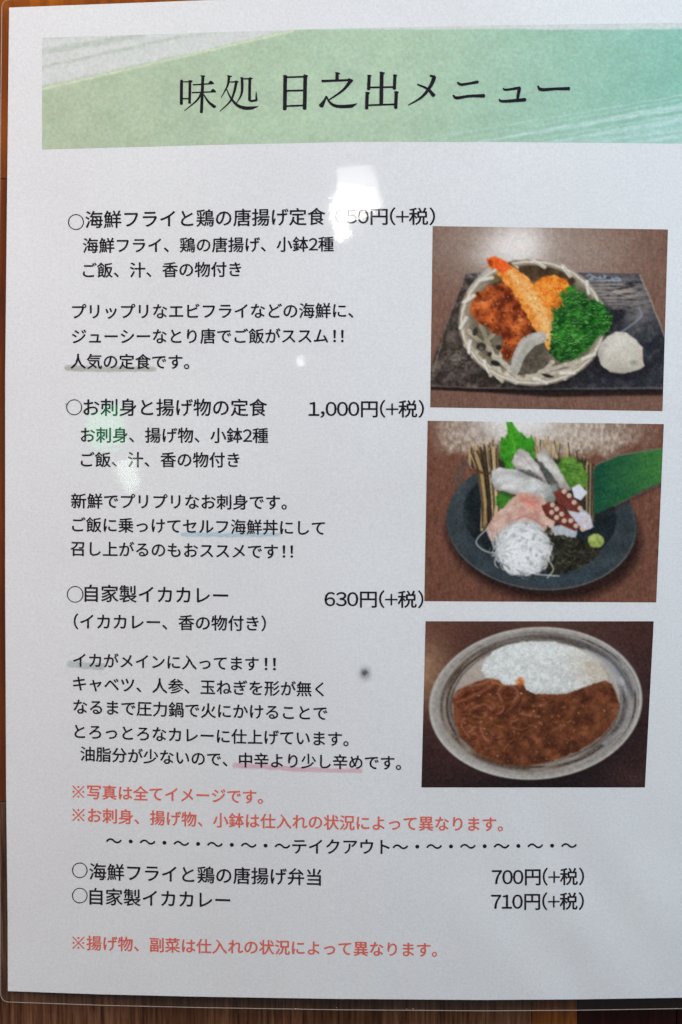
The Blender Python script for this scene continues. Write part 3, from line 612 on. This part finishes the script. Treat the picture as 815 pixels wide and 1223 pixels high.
def film_material():
    m, nt, out = new_mat('clear_laminate')
    lw = N(nt, 'ShaderNodeLayerWeight'); lw.inputs[0].default_value = 0.5
    pw = N(nt, 'ShaderNodeMath', operation='POWER'); pw.inputs[1].default_value = 5.0; nt.links.new(lw.outputs['Facing'], pw.inputs[0])
    fr = N(nt, 'ShaderNodeMath', operation='MULTIPLY_ADD'); fr.inputs[1].default_value = 0.96; fr.inputs[2].default_value = 0.04; nt.links.new(pw.outputs[0], fr.inputs[0])
    gl = N(nt, 'ShaderNodeBsdfGlossy'); gl.inputs['Roughness'].default_value = 0.045
    tr = N(nt, 'ShaderNodeBsdfTransparent'); tr.inputs[0].default_value = (0.99, 0.99, 0.99, 1)
    mx = N(nt, 'ShaderNodeMixShader')
    v = coords(nt)
    b1 = N(nt, 'ShaderNodeBump'); b1.inputs['Strength'].default_value = 1.0; b1.inputs['Distance'].default_value = 0.00010
    nt.links.new(noise(nt, v, 62, 0, 0.5), b1.inputs['Height'])
    b2 = N(nt, 'ShaderNodeBump'); b2.inputs['Strength'].default_value = 1.0; b2.inputs['Distance'].default_value = 0.000007
    nt.links.new(noise(nt, coords(nt, (0.7, 1.5, 1)), 300, 1, 0.5), b2.inputs['Height']); nt.links.new(b1.outputs[0], b2.inputs['Normal'])
    nt.links.new(b2.outputs[0], gl.inputs['Normal'])
    nt.links.new(fr.outputs[0], mx.inputs[0]); nt.links.new(tr.outputs[0], mx.inputs[1]); nt.links.new(gl.outputs[0], mx.inputs[2])
    nt.links.new(mx.outputs[0], out.inputs[0]); return m
def rim_material():
    m, nt, out = new_mat('cut_film_edge')
    b = principled(nt, out, (0.50, 0.42, 0.36), 0.35, 0.5)
    b.inputs['Alpha'].default_value = 0.55
    return m
def wood_material(name, stops, rot, stretch=0.05, sc=520, gloss=0.35, coat=0.12):
    m, nt, out = new_mat(name)
    v = coords(nt, (1, stretch, 1), (0, 0, rot))
    a = noise(nt, v, sc, 4, 0.65)
    w = noise(nt, coords(nt, (1, 0.3, 1), (0, 0, rot)), 40, 3, 0.55)
    c = ramp(nt, a, stops)
    c = mixc(nt, 'MULTIPLY', 1.0, c, ramp(nt, w, [(0.3, (0.55, 0.5, 0.48)), (0.6, (1, 1, 1))]))
    b = principled(nt, out, c, gloss, 0.15, coat)
    b.inputs['Coat Roughness'].default_value = 0.12
    bp = N(nt, 'ShaderNodeBump'); bp.inputs['Strength'].default_value = 0.35; bp.inputs['Distance'].default_value = 0.0002
    nt.links.new(a, bp.inputs['Height']); nt.links.new(bp.outputs[0], b.inputs['Normal'])
    return m

M_PAPER = paper_material(); M_PRINT = print_material(); M_FILM = film_material(); M_RIM = rim_material()
M_BLACK = ink_material('black_ink', (0.010, 0.008, 0.013), (0.026, 0.022, 0.032))
M_RED = ink_material('red_ink', (0.66, 0.11, 0.075), (0.84, 0.20, 0.15))

# ---------------------------------------------------------------- mesh helpers
def link_mesh(name, verts, faces, mat, parent=None, smooth=False, label=None):
    me = bpy.data.meshes.new(name)
    me.from_pydata([tuple(v) for v in verts], [], [tuple(f) for f in faces]); me.update()
    me.materials.append(mat)
    if smooth: me.shade_smooth()
    o = bpy.data.objects.new(name, me); col.objects.link(o)
    if parent: o.parent = parent
    if label: o['label'] = label
    return o
def grid_faces(nx, ny, off=0, flip=False):
    i = np.arange(ny-1)[:, None]*nx+np.arange(nx-1)[None, :]+off
    f = np.stack([i, i+nx, i+nx+1, i+1], -1).reshape(-1, 4)
    return f[:, ::-1] if flip else f
def slab(name, PX, PY, off_top, off_bot, mat, parent):
    ny, nx = PX.shape
    top = lay(PX, PY, off_top).reshape(-1, 3); bot = top.copy(); bot[:, 2] -= (off_top-off_bot)
    n = nx*ny
    f = grid_faces(nx, ny).tolist()+grid_faces(nx, ny, n, True).tolist()
    ring = list(range(nx))+[nx*(k+1)-1 for k in range(1, ny)]+[nx*ny-1-k for k in range(1, nx)]+[nx*k for k in range(ny-2, 0, -1)]
    for a, b in zip(ring, ring[1:]+ring[:1]): f.append((a, b, b+n, a+n))
    o = link_mesh(name, np.vstack([top, bot]), f, mat, parent, smooth=True)
    o.data.set_sharp_from_angle(angle=math.radians(40))
    return o

# ---------------------------------------------------------------- the table (boards on which the menu lies)
table = bpy.data.objects.new('wooden_table', None); col.objects.link(table)
table.location = (0, 0, 0)
table['label'] = 'varnished wooden table of orange boards, some painted in reflection tones, beneath the menu'; table['category'] = 'table'
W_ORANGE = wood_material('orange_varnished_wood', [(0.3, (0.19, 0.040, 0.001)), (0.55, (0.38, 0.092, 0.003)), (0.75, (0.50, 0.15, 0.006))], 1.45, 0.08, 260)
W_REFL_RED = wood_material('wood_reddish_reflection', [(0.3, (0.12, 0.020, 0.001)), (0.6, (0.22, 0.045, 0.003)), (0.8, (0.31, 0.08, 0.006))], 0.1, 0.08, 260)  # reflection in the varnish, painted as a redder wood tone
W_REFL_BROWN = wood_material('streaked_wood_brown_reflection', [(0.32, (0.035, 0.012, 0.006)), (0.5, (0.125, 0.050, 0.024)), (0.72, (0.23, 0.115, 0.065))], -0.32, 0.05, 900, 0.45)  # real streaks; the dark brown is table reflection put into the colour
W_REFL_AMBER = wood_material('wood_amber_reflection', [(0.3, (0.06, 0.018, 0.004)), (0.55, (0.20, 0.060, 0.012)), (0.75, (0.34, 0.12, 0.03))], -0.2, 0.06, 500, 0.3, 0.2)  # amber reflection on the table, painted as the board's colour
W_REFL_DARK = wood_material('wood_dark_reflection', [(0.3, (0.012, 0.003, 0.003)), (0.6, (0.028, 0.007, 0.006)), (0.8, (0.05, 0.014, 0.010))], -0.15, 0.06, 500)  # dark reflection on the table, painted into the wood colour
def plank(x0, y0, x1, y1, mat, label, gap=1.0):
    """image-pixel rectangle -> a bevelled board 30 mm thick whose top is the table surface"""
    P = lay([x0+gap, x1-gap, x1-gap, x0+gap], [y1-gap, y1-gap, y0+gap, y0+gap], 0.0, True)
    bm = bmesh.new()
    top = [bm.verts.new((p[0], p[1], 0)) for p in P]; bot = [bm.verts.new((p[0], p[1], -0.03)) for p in P]
    bm.faces.new(top); bm.faces.new(bot[::-1])
    for k in range(4): bm.faces.new((top[k], bot[k], bot[(k+1) % 4], top[(k+1) % 4]))
    bmesh.ops.recalc_face_normals(bm, faces=bm.faces)
    ed = [e for e in bm.edges if all(v.co.z > -0.001 for v in e.verts)]
    bmesh.ops.bevel(bm, geom=ed, offset=0.0003, segments=2, profile=0.5, affect='EDGES')
    me = bpy.data.meshes.new('plank'); bm.to_mesh(me); bm.free(); me.materials.append(mat)
    o = bpy.data.objects.new('plank', me); col.objects.link(o); o.parent = table
    if label: o['label'] = label
    return o
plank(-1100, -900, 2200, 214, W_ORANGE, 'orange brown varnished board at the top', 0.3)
plank(-1100, 214, 2200, 958, W_REFL_RED, 'varnished board along the left, reflection painted in as reddish brown', 0.3)
plank(-1100, 958, 635, 1900, W_REFL_BROWN, 'board with fine diagonal streaks, darkened by a painted reflection', 0.3)
plank(635, 958, 690, 1900, W_REFL_AMBER, 'narrow strip of table with a painted amber reflection', 0.2)
plank(690, 958, 808.5, 1900, W_REFL_DARK, 'strip of table with a painted very dark reflection', 0.3)
plank(808.5, 958, 2200, 1900, W_REFL_DARK, None, 0.3)

# ---------------------------------------------------------------- the menu
menu = bpy.data.objects.new('laminated_menu', None); col.objects.link(menu)
menu['label'] = 'laminated white Japanese food menu with green heading and three dish photos'; menu['category'] = 'menu'

pxl = lambda y: np.interp(y, [0, 9, 200, 450, 700, 950, 1100, 1190], [11.2, 11.1, 9.0, 6.4, 6.4, 7.6, 9.4, 9.6])
pxr = lambda y: np.interp(y, [0, 1190], [858, 832])
pyt = lambda x: np.interp(x, [0, 11, 120, 252, 420, 600, 815, 860], [9.4, 9, 4.9, 0, -4.2, -7, -9, -9.2])
pyb = lambda x: np.interp(x, [0, 10, 120, 240, 400, 575, 690, 815, 860], [1183.3, 1183.7, 1187.6, 1190.4, 1193, 1194.3, 1193.6, 1191.6, 1190.6])
def sheet_grid(us, vs, e=(0, 0, 0, 0), r=0):
    """e = extra left, top, right, bottom; r = corner radius, all in image pixels"""
    U, V = np.meshgrid(us, vs)
    PY = -9+V*1200; PX = U*850
    for _ in range(4):
        t, b = pyt(np.clip(PX, 0, 860))-e[1], pyb(np.clip(PX, 0, 860))+e[3]
        PY = t+V*(b-t)
        l, rr = pxl(np.clip(PY, 0, 1190))-e[0], pxr(PY)+e[2]
        if r:
            d = np.minimum(np.minimum(PY-t, b-PY), r); ins = r-np.sqrt(np.maximum(r*r-(r-d)**2, 0))
            l = l+ins; rr = rr-ins
        PX = l+U*(rr-l)
    return PX, PY
us = np.linspace(0, 1, 70); vs = np.linspace(0, 1, 100)
PX, PY = sheet_grid(us, vs)
slab('paper', PX, PY, 0.0, -0.00012, M_PAPER, menu)
vs2 = np.concatenate([np.array([0, .0006, .0014, .0025, .004, .006, .0085]), np.linspace(.012, .988, 90), 1-np.array([.0085, .006, .004, .0025, .0014, .0006, 0])])
FX, FY = sheet_grid(us, vs2, (8.6, 9.5, 9, 13), 9)
slab('laminate_film', FX, FY, 0.00028, -0.00030, M_FILM, menu)
# the cut, slightly raised edge of the film
ring = [(FX[0, k], FY[0, k]) for k in range(0, 70)]+[(FX[k, -1], FY[k, -1]) for k in range(1, len(vs2))]+[(FX[-1, k], FY[-1, k]) for k in range(68, -1, -1)]+[(FX[k, 0], FY[k, 0]) for k in range(len(vs2)-2, 0, -1)]
C = lay([p[0] for p in ring], [p[1] for p in ring], 0.00012)
def tube(pts, rad, seg=6):
    n = len(pts); V = []; F = []
    for i in range(n):
        t = pts[(i+1) % n]-pts[i-1]; t /= np.linalg.norm(t)+1e-12
        s = np.cross(t, (0, 0, 1)); s /= np.linalg.norm(s)+1e-12; u = np.cross(s, t)
        for k in range(seg):
            a = k/seg*2*math.pi; V.append(pts[i]+rad*(s*math.cos(a)+u*math.sin(a)))
    for i in range(n):
        for k in range(seg):
            a = i*seg+k; b = i*seg+(k+1) % seg; c = ((i+1) % n)*seg+(k+1) % seg; d = ((i+1) % n)*seg+k
            F.append((a, d, c, b))
    return V, F
V_, F_ = tube(C, 0.00013); link_mesh('film_edge', V_, F_, M_RIM, menu, True)

# ---------------------------------------------------------------- printed pictures and heading band
ALB = 1.16
def link_print(name, p, label, off=0.00003, alpha=None, gain=ALB):
    ny, nx = p.X.shape
    P = lay(p.X, p.Y, off).reshape(-1, 3)
    o = link_mesh(name, P, grid_faces(nx, ny).tolist(), M_PRINT, menu, True, label)
    at = o.data.color_attributes.new('ink', 'FLOAT_COLOR', 'POINT')
    c = np.ones((nx*ny, 4)); c[:, :3] = np.clip(srgb2lin(p.C/255.0).reshape(-1, 3)*gain, 0, 0.9)
    if alpha is not None: c[:, 3] = alpha.reshape(-1)
    at.data.foreach_set('color', c.astype(np.float32).reshape(-1))
    return o
link_print('header_band', paint_band(), 'pale green band with white brush streaks')
link_print('printed_photo', paint_fried(), 'photo of fried prawn, chicken and parsley in a bamboo basket')
link_print('printed_photo', paint_sashimi(), 'photo of sashimi with radish threads on a dark plate')
link_print('printed_photo', paint_curry(), 'photo of squid curry with white rice on an oval plate')

# marker strokes under some words, and a speck of dirt
def marker(pts, w, rgb, a, label, seed):
    xs = [q[0] for q in pts]; ys = [q[1] for q in pts]
    x0, x1 = min(xs)-5, max(xs)+5; y0, y1 = min(ys)-w-4, max(ys)+w+4
    p = Print([(x0, y0), (x1, y0), (x1, y1), (x0, y1)], 0.9)
    p.C[:] = rgb
    m = p.line(pts, [w*1.05]+[w]*(len(pts)-2)+[w*.9], 2.0, 1.1, 9, seed)*a*(.75+.4*fbm(p.X*.3, p.Y, 4, seed))
    link_print('marker_stroke', p, label, 0.000025, np.clip(m, 0, 1))
marker([(81, 439.5), (120, 441), (183.5, 440.5)], 6.4, (150, 150, 132), .36, 'olive grey highlighter stroke', 2)
marker([(219, 638), (280, 639), (333, 638.5)], 5, (160, 196, 212), .42, 'pale blue highlighter stroke', 3)
marker([(84, 793), (123, 796.5)], 8, (168, 182, 176), .38, 'grey green highlighter stroke', 4)
marker([(281, 914), (350, 918.5), (431, 920.5)], 5.4, (222, 168, 182), .46, 'pink highlighter stroke', 5)
def speck(cx, cy, r, rgb, a, halo):
    p = Print([(cx-13, cy-13), (cx+13, cy-13), (cx+13, cy+13), (cx-13, cy+13)], 0.7); p.C[:] = rgb
    m = np.clip(p.glow(cx-.4, cy-.4, r*.8, r*.75, 0, 2)*a+p.glow(cx+.3, cy+1.0, r*1.9, r*2.1, 0, 2.6)*halo, 0, 1)*(.8+.4*vnoise(p.X, p.Y, 2, 5))
    link_print('dirt_speck', p, None, 0.000035, m)
speck(436, 803.5, 3.6, (92, 94, 98), .62, .38)
speck(79.5, 483, 1.2, (120, 120, 120), .5, .1)

# ---------------------------------------------------------------- lettering
_glyphs = {}
FULL = {c: chr(ord(c)+0xFEE0) for c in '0123456789,+()!'}
ADV = {',': .30, '(': .36, ')': .36, '+': .60, '!': .44}
def glyph(c):
    if c in _glyphs: return _glyphs[c]
    if c == '※':                                          # reference mark: thin cross with four dots
        P = []; F = []
        for s in (1, -1):
            n = len(P); w = .022
            P += [(.14-w, .37-.36*s), (.14+w, .37-.36*s-w*s), (.86+w, .37+.36*s), (.86-w, .37+.36*s+w*s)]; F.append((n, n+1, n+2, n+3))
        for a, b_ in ((.5, .68), (.5, .06), (.19, .37), (.81, .37)):
            n = len(P); P += [(a+.055*math.cos(t), b_+.055*math.sin(t)) for t in np.linspace(0, 6.283, 9)[:-1]]; F.append(tuple(range(n, n+8)))
        _glyphs[c] = (np.array(P), F); return _glyphs[c]
    cu = bpy.data.curves.new('t', 'FONT'); cu.body = FULL.get(c, c); cu.size = 1.0; cu.resolution_u = 3
    cu.fill_mode = 'FRONT'
    o = bpy.data.objects.new('t', cu); col.objects.link(o)
    bpy.context.view_layer.update()
    me = bpy.data.meshes.new_from_object(o.evaluated_get(bpy.context.evaluated_depsgraph_get()))
    v = np.empty(len(me.vertices)*3); me.vertices.foreach_get('co', v); v = v.reshape(-1, 3)[:, :2]
    f = [tuple(p.vertices) for p in me.polygons]
    bpy.data.objects.remove(o); bpy.data.curves.remove(cu); bpy.data.meshes.remove(me)
    _glyphs[c] = (v, f); return v, f
EMW = 1.0
def text_mesh(s):
    """glyph outlines set one after another, in units of one em"""
    V = []; F = []; n = 0; pen = 0
    for c in s:
        v, f = glyph(c); w = EMW
        if c in FULL:
            w = EMW*ADV.get(c, .575)
            v = v.copy(); v[:, 0] += w/2-(v[:, 0].min()+v[:, 0].max())/2
        if c == '+': v = (v-np.array([w/2, .38]))*.84+np.array([w/2, .36])
        V.append(v+np.array([pen, 0])); F += [tuple(i+n for i in q) for q in f]; n += len(v); pen += w
    return np.vstack(V), F
def text_run(s, x0, x1, ys, ky=1.0, cy=0.37, h=None):
    """ys = [(x, y)...] centre line of the run in image pixels"""
    v, f = text_mesh(s)
    a, b = v[:, 0].min(), v[:, 0].max(); k = (x1-x0)/(b-a)
    px = x0+(v[:, 0]-a)*k
    kk = k*ky if h is None else h
    xs = [q[0] for q in ys]; yy = [q[1] for q in ys]
    py = np.interp(px, xs, yy)-(v[:, 1]-cy)*kk
    return np.stack([px, py], -1), f
def ring_run(cx, cy, r=9.2, w=0.55, n=48):
    P = []; F = []
    for i in range(n):
        a = i/n*2*math.pi
        P += [(cx+r*math.cos(a), cy+r*math.sin(a)), (cx+(r-w)*math.cos(a), cy+(r-w)*math.sin(a))]
    for i in range(n):
        j = (i+1) % n; F.append((2*i, 2*i+1, 2*j+1, 2*j))
    return np.array(P), F
def text_line(runs, mat, label):
    V = []; F = []; n = 0
    for dx, dy, up in ((-.31, 0, 0), (.31, .05, .0000015), (0, -.27, .000003), (0, .27, .0000045)):   # ink spread: the glyph laid down slightly off itself
        for p, f in runs:
            V.append(lay(p[:, 0]+dx, p[:, 1]+dy, 0.00005+up)); F += [tuple(i+n for i in q) for q in f]; n += len(p)
    return link_mesh('text_line', np.vstack(V), F, mat, menu, False, label)
B = M_BLACK
T_ = text_run
text_line([ring_run(91, 265.2), T_('海鮮フライと鶏の唐揚げ定食', 102.4, 388.6, [(102, 262.6), (389, 258.6)])], B, 'black heading of the first set meal')
text_line([T_('650円(+税)', 400, 519.6, [(400, 258.4), (520, 258.6)], h=DIG)], B, 'price of the first set meal')
text_line([T_('海鮮フライ、鶏の唐揚げ、小鉢2種', 99.5, 398.6, [(99, 293.5), (399, 291.6)])], B, None)
text_line([T_('ご飯、汁、香の物付き', 99.5, 288, [(99, 323), (288, 321.6)])], B, None)
text_line([T_('プリップリなエビフライなどの海鮮に、', 86.5, 422, [(86, 372.2), (422, 371)])], B, None)
text_line([T_('ジューシーなとり唐でご飯がススム', 86.5, 392, [(86, 402), (392, 401.2)]), T_('!!', 398.5, 410.5, [(390, 401.4), (412, 401.4)], h=19)], B, None)
text_line([T_('人気の定食です。', 84.7, 226, [(84, 431.6), (226, 432.4)])], B, None)
text_line([ring_run(88.8, 486.4), T_('お刺身と揚げ物の定食', 100, 319, [(100, 486.6), (319, 486.9)])], B, 'black heading of the second set meal')
text_line([T_('1,000円(+税)', 369, 506.4, [(369, 488.3), (507, 488.5)], h=DIG)], B, 'price of the second set meal')
text_line([T_('お刺身、揚げ物、小鉢2種', 97, 320.3, [(97, 519.6), (320, 520.3)])], B, None)
text_line([T_('ご飯、汁、香の物付き', 97, 286, [(97, 549), (286, 549.4)])], B, None)
text_line([T_('新鮮でプリプリなお刺身です。', 85.3, 342.5, [(85, 598.4), (342, 600.2)])], B, None)
text_line([T_('ご飯に乗っけてセルフ海鮮丼にして', 86.5, 388, [(86, 626.6), (388, 630.8)])], B, None)
text_line([T_('召し上がるのもおススメです', 84.7, 332, [(84, 655.2), (332, 659)]), T_('!!', 338, 350, [(330, 658.6), (350, 658.8)], h=19)], B, None)
text_line([ring_run(90, 709.8, 9.6), T_('自家製イカカレー', 101.5, 272.5, [(101, 708.6), (272, 711.6)])], B, 'black heading of the squid curry')
text_line([T_('630円(+税)', 388, 505.8, [(388, 715.4), (506, 716)], h=DIG)], B, 'price of the squid curry')
text_line([T_('（イカカレー、香の物付き）', 88.5, 317.6, [(88, 742.2), (318, 744.8)])], B, None)
text_line([T_('イカがメインに入ってます', 87.7, 309, [(87, 788.4), (309, 793)]), T_('!!', 316.5, 329.5, [(310, 793), (330, 793.2)], h=19)], B, None)
text_line([T_('キャベツ、人参、玉ねぎを形が無く', 87.7, 386.9, [(87, 816.2), (240, 820.6), (387, 823.4)])], B, None)
text_line([T_('なるまで圧力鍋で火にかけることで', 88.3, 391, [(88, 844), (240, 848.6), (391, 852)])], B, None)
text_line([T_('とろっとろなカレーに仕上げています。', 89.4, 416.3, [(89, 873.4), (250, 879), (416, 883)])], B, None)
text_line([T_('油脂分が少ないので、中辛より少し辛めです。', 96.5, 479, [(96, 900.2), (280, 907.6), (479, 911.4)])], B, None)
text_line([T_('※写真は全てイメージです。', 86.7, 314, [(86, 945.4), (314, 952)])], M_RED, 'red note line')
text_line([T_('※お刺身、揚げ物、小鉢は仕入れの状況によって異なります。', 86.7, 600.6, [(86, 973), (250, 979.4), (420, 982.8), (600, 984.6)])], M_RED, 'red note line')
text_line([T_('～・～・～・～・～・～テイクアウト～・～・～・～・～・～', 127, 689, [(127, 1004), (230, 1008), (350, 1011), (470, 1011.6), (689, 1010)])], B, 'wavy divider line')
text_line([ring_run(95.5, 1039.4, 9), T_('海鮮フライと鶏の唐揚げ弁当', 107, 383.5, [(107, 1041), (240, 1045), (383, 1048)])], B, 'black heading of a takeout item')
text_line([T_('700円(+税)', 588, 697.6, [(588, 1047.6), (698, 1047)], h=DIG)], B, 'price of a takeout item')
text_line([ring_run(95.5, 1069.6, 9), T_('自家製イカカレー', 107.4, 275, [(107, 1070.6), (275, 1075.6)])], B, 'black heading of a takeout item')
text_line([T_('710円(+税)', 587, 697.4, [(587, 1077), (698, 1076.4)], h=DIG)], B, 'price of a takeout item')
text_line([T_('※揚げ物、副菜は仕入れの状況によって異なります。', 86.7, 522, [(86, 1125.8), (250, 1130.4), (522, 1134.6)])], M_RED, 'red note line')

# heading in brush-like serif strokes: (points, widths) in enlarged image pixels
def strokes(org, k, L):
    out = []
    for pts, w in L:
        P = curve([(org[0]+a/k, org[1]+b/k) for a, b in pts], 8) if len(pts) > 2 else np.array([(org[0]+a/k, org[1]+b/k) for a, b in pts], float)
        W = (np.interp(np.linspace(0, 1, len(P)), np.linspace(0, 1, len(w)), w)*1.08+1.2)/k
        out.append((P, W))
    return out
TITLE = strokes((205, 80), 6.79, [
    ([(82, 108), (80, 303)], [22, 22]), ([(75, 121), (165, 119)], [8, 9]), ([(150, 113), (147, 294)], [19, 19]), ([(141, 112), (168, 116)], [10, 12]), ([(90, 257), (145, 257)], [10, 10]),
    ([(255, 72), (243, 370)], [21, 22]), ([(237, 71), (270, 75)], [8, 10]), ([(175, 145), (340, 134)], [10, 10]), ([(300, 136), (318, 122), (344, 134)], [3, 20, 6]), ([(165, 208), (358, 201)], [10, 10]), ([(318, 202), (337, 188), (360, 200)], [3, 20, 6]),
    ([(242, 212), (205, 272), (105, 355)], [15, 13, 5]), ([(254, 212), (300, 282), (352, 325)], [5, 16, 24]), ([(346, 320), (362, 318)], [18, 4]),
    ([(468, 73), (455, 150), (403, 248)], [20, 14, 4]), ([(452, 70), (488, 77)], [8, 10]), ([(455, 121), (535, 121)], [9, 9]), ([(518, 115), (541, 121)], [14, 10]), ([(527, 118), (508, 205), (475, 280), (394, 358)], [20, 17, 12, 5]),
    ([(443, 168), (478, 245), (530, 307), (590, 332), (650, 332), (706, 319)], [5, 12, 20, 26, 24, 3]),
    ([(572, 86), (573, 180), (562, 235), (528, 290)], [20, 19, 13, 4]), ([(562, 96), (648, 95)], [9, 9]), ([(560, 85), (578, 90)], [8, 10]), ([(632, 90), (656, 94)], [14, 10]), ([(635, 92), (633, 268)], [20, 20]), ([(628, 262), (650, 275), (693, 268)], [18, 16, 16]), ([(689, 266), (687, 200)], [17, 4])])
TITLE += strokes((325, 75), 5.094, [
    ([(81, 78), (78, 285)], [20, 20]), ([(70, 78), (92, 84)], [8, 9]), ([(80, 88), (210, 84)], [9, 9]), ([(203, 78), (199, 282)], [20, 20]), ([(194, 74), (216, 82)], [8, 12]), ([(88, 170), (195, 168)], [9, 9]), ([(88, 263), (195, 259)], [9, 9]),
    ([(397, 60), (396, 106)], [17, 18]), ([(386, 60), (413, 66)], [7, 8]), ([(304, 111), (475, 105)], [13, 11]), ([(464, 98), (490, 110)], [9, 14]), ([(481, 108), (430, 168), (344, 228)], [20, 12, 7]), ([(331, 202), (318, 232), (298, 264)], [6, 14, 27]),
    ([(331, 202), (348, 235), (380, 260), (430, 266), (490, 262)], [6, 10, 16, 18, 19]), ([(486, 262), (518, 248)], [18, 3]),
    ([(668, 58), (665, 252)], [20, 20]), ([(657, 58), (684, 64)], [7, 9]), ([(592, 76), (588, 163)], [17, 17]), ([(581, 76), (604, 80)], [7, 8]), ([(748, 74), (745, 160)], [17, 17]), ([(738, 74), (760, 78)], [7, 8]), ([(588, 150), (745, 147)], [9, 9]),
    ([(580, 180), (576, 280)], [18, 18]), ([(570, 180), (594, 184)], [7, 8]), ([(757, 176), (753, 277)], [18, 18]), ([(746, 176), (770, 181)], [7, 8]), ([(580, 258), (755, 252)], [9, 9])])
TITLE += strokes((480, 75), 3.7045, [
    ([(126, 56), (146, 64)], [6, 14]), ([(145, 62), (128, 102), (90, 150), (30, 187)], [15, 13, 9, 3]), ([(70, 95), (115, 116), (143, 146)], [5, 9, 15]),
    ([(247, 86), (262, 96), (300, 91), (338, 84)], [6, 10, 9, 12]), ([(227, 144), (245, 155), (300, 147), (366, 146)], [6, 12, 10, 14]),
    ([(449, 113), (462, 119), (524, 110)], [5, 8, 10]), ([(521, 110), (512, 163)], [13, 10]), ([(431, 161), (448, 170), (548, 163)], [5, 10, 14]),
    ([(602, 102), (618, 118), (680, 115), (742, 114)], [5, 13, 10, 13])])
V = []; F = []; n = 0
for k, (P, W) in enumerate(TITLE):
    d = np.gradient(P, axis=0); d /= np.linalg.norm(d, axis=1)[:, None]+1e-9; nn = np.stack([-d[:, 1], d[:, 0]], -1)
    A = P+nn*W[:, None]/2; Bq = P-nn*W[:, None]/2
    q = np.vstack([A, Bq[::-1]])
    if len(P) > 1:                                        # slightly rounded ends
        e0 = P[0]-d[0]*W[0]*.25; e1 = P[-1]+d[-1]*W[-1]*.25
        q = np.vstack([e0, A, e1, Bq[::-1]])
    V.append(lay(q[:, 0], q[:, 1], 0.00006+0.0000012*k)); m = len(P)
    a0 = n+1; e0i = n; e1i = n+1+m; b0 = n+2+m
    F.append((e0i, a0, b0+m-1)); F.append((e1i, b0, a0+m-1))
    for i in range(m-1): F.append((a0+i, a0+i+1, b0+m-2-i, b0+m-1-i))
    n += len(q)
link_mesh('title_lettering', np.vstack(V), F, M_BLACK, menu, False, 'black brush style heading')
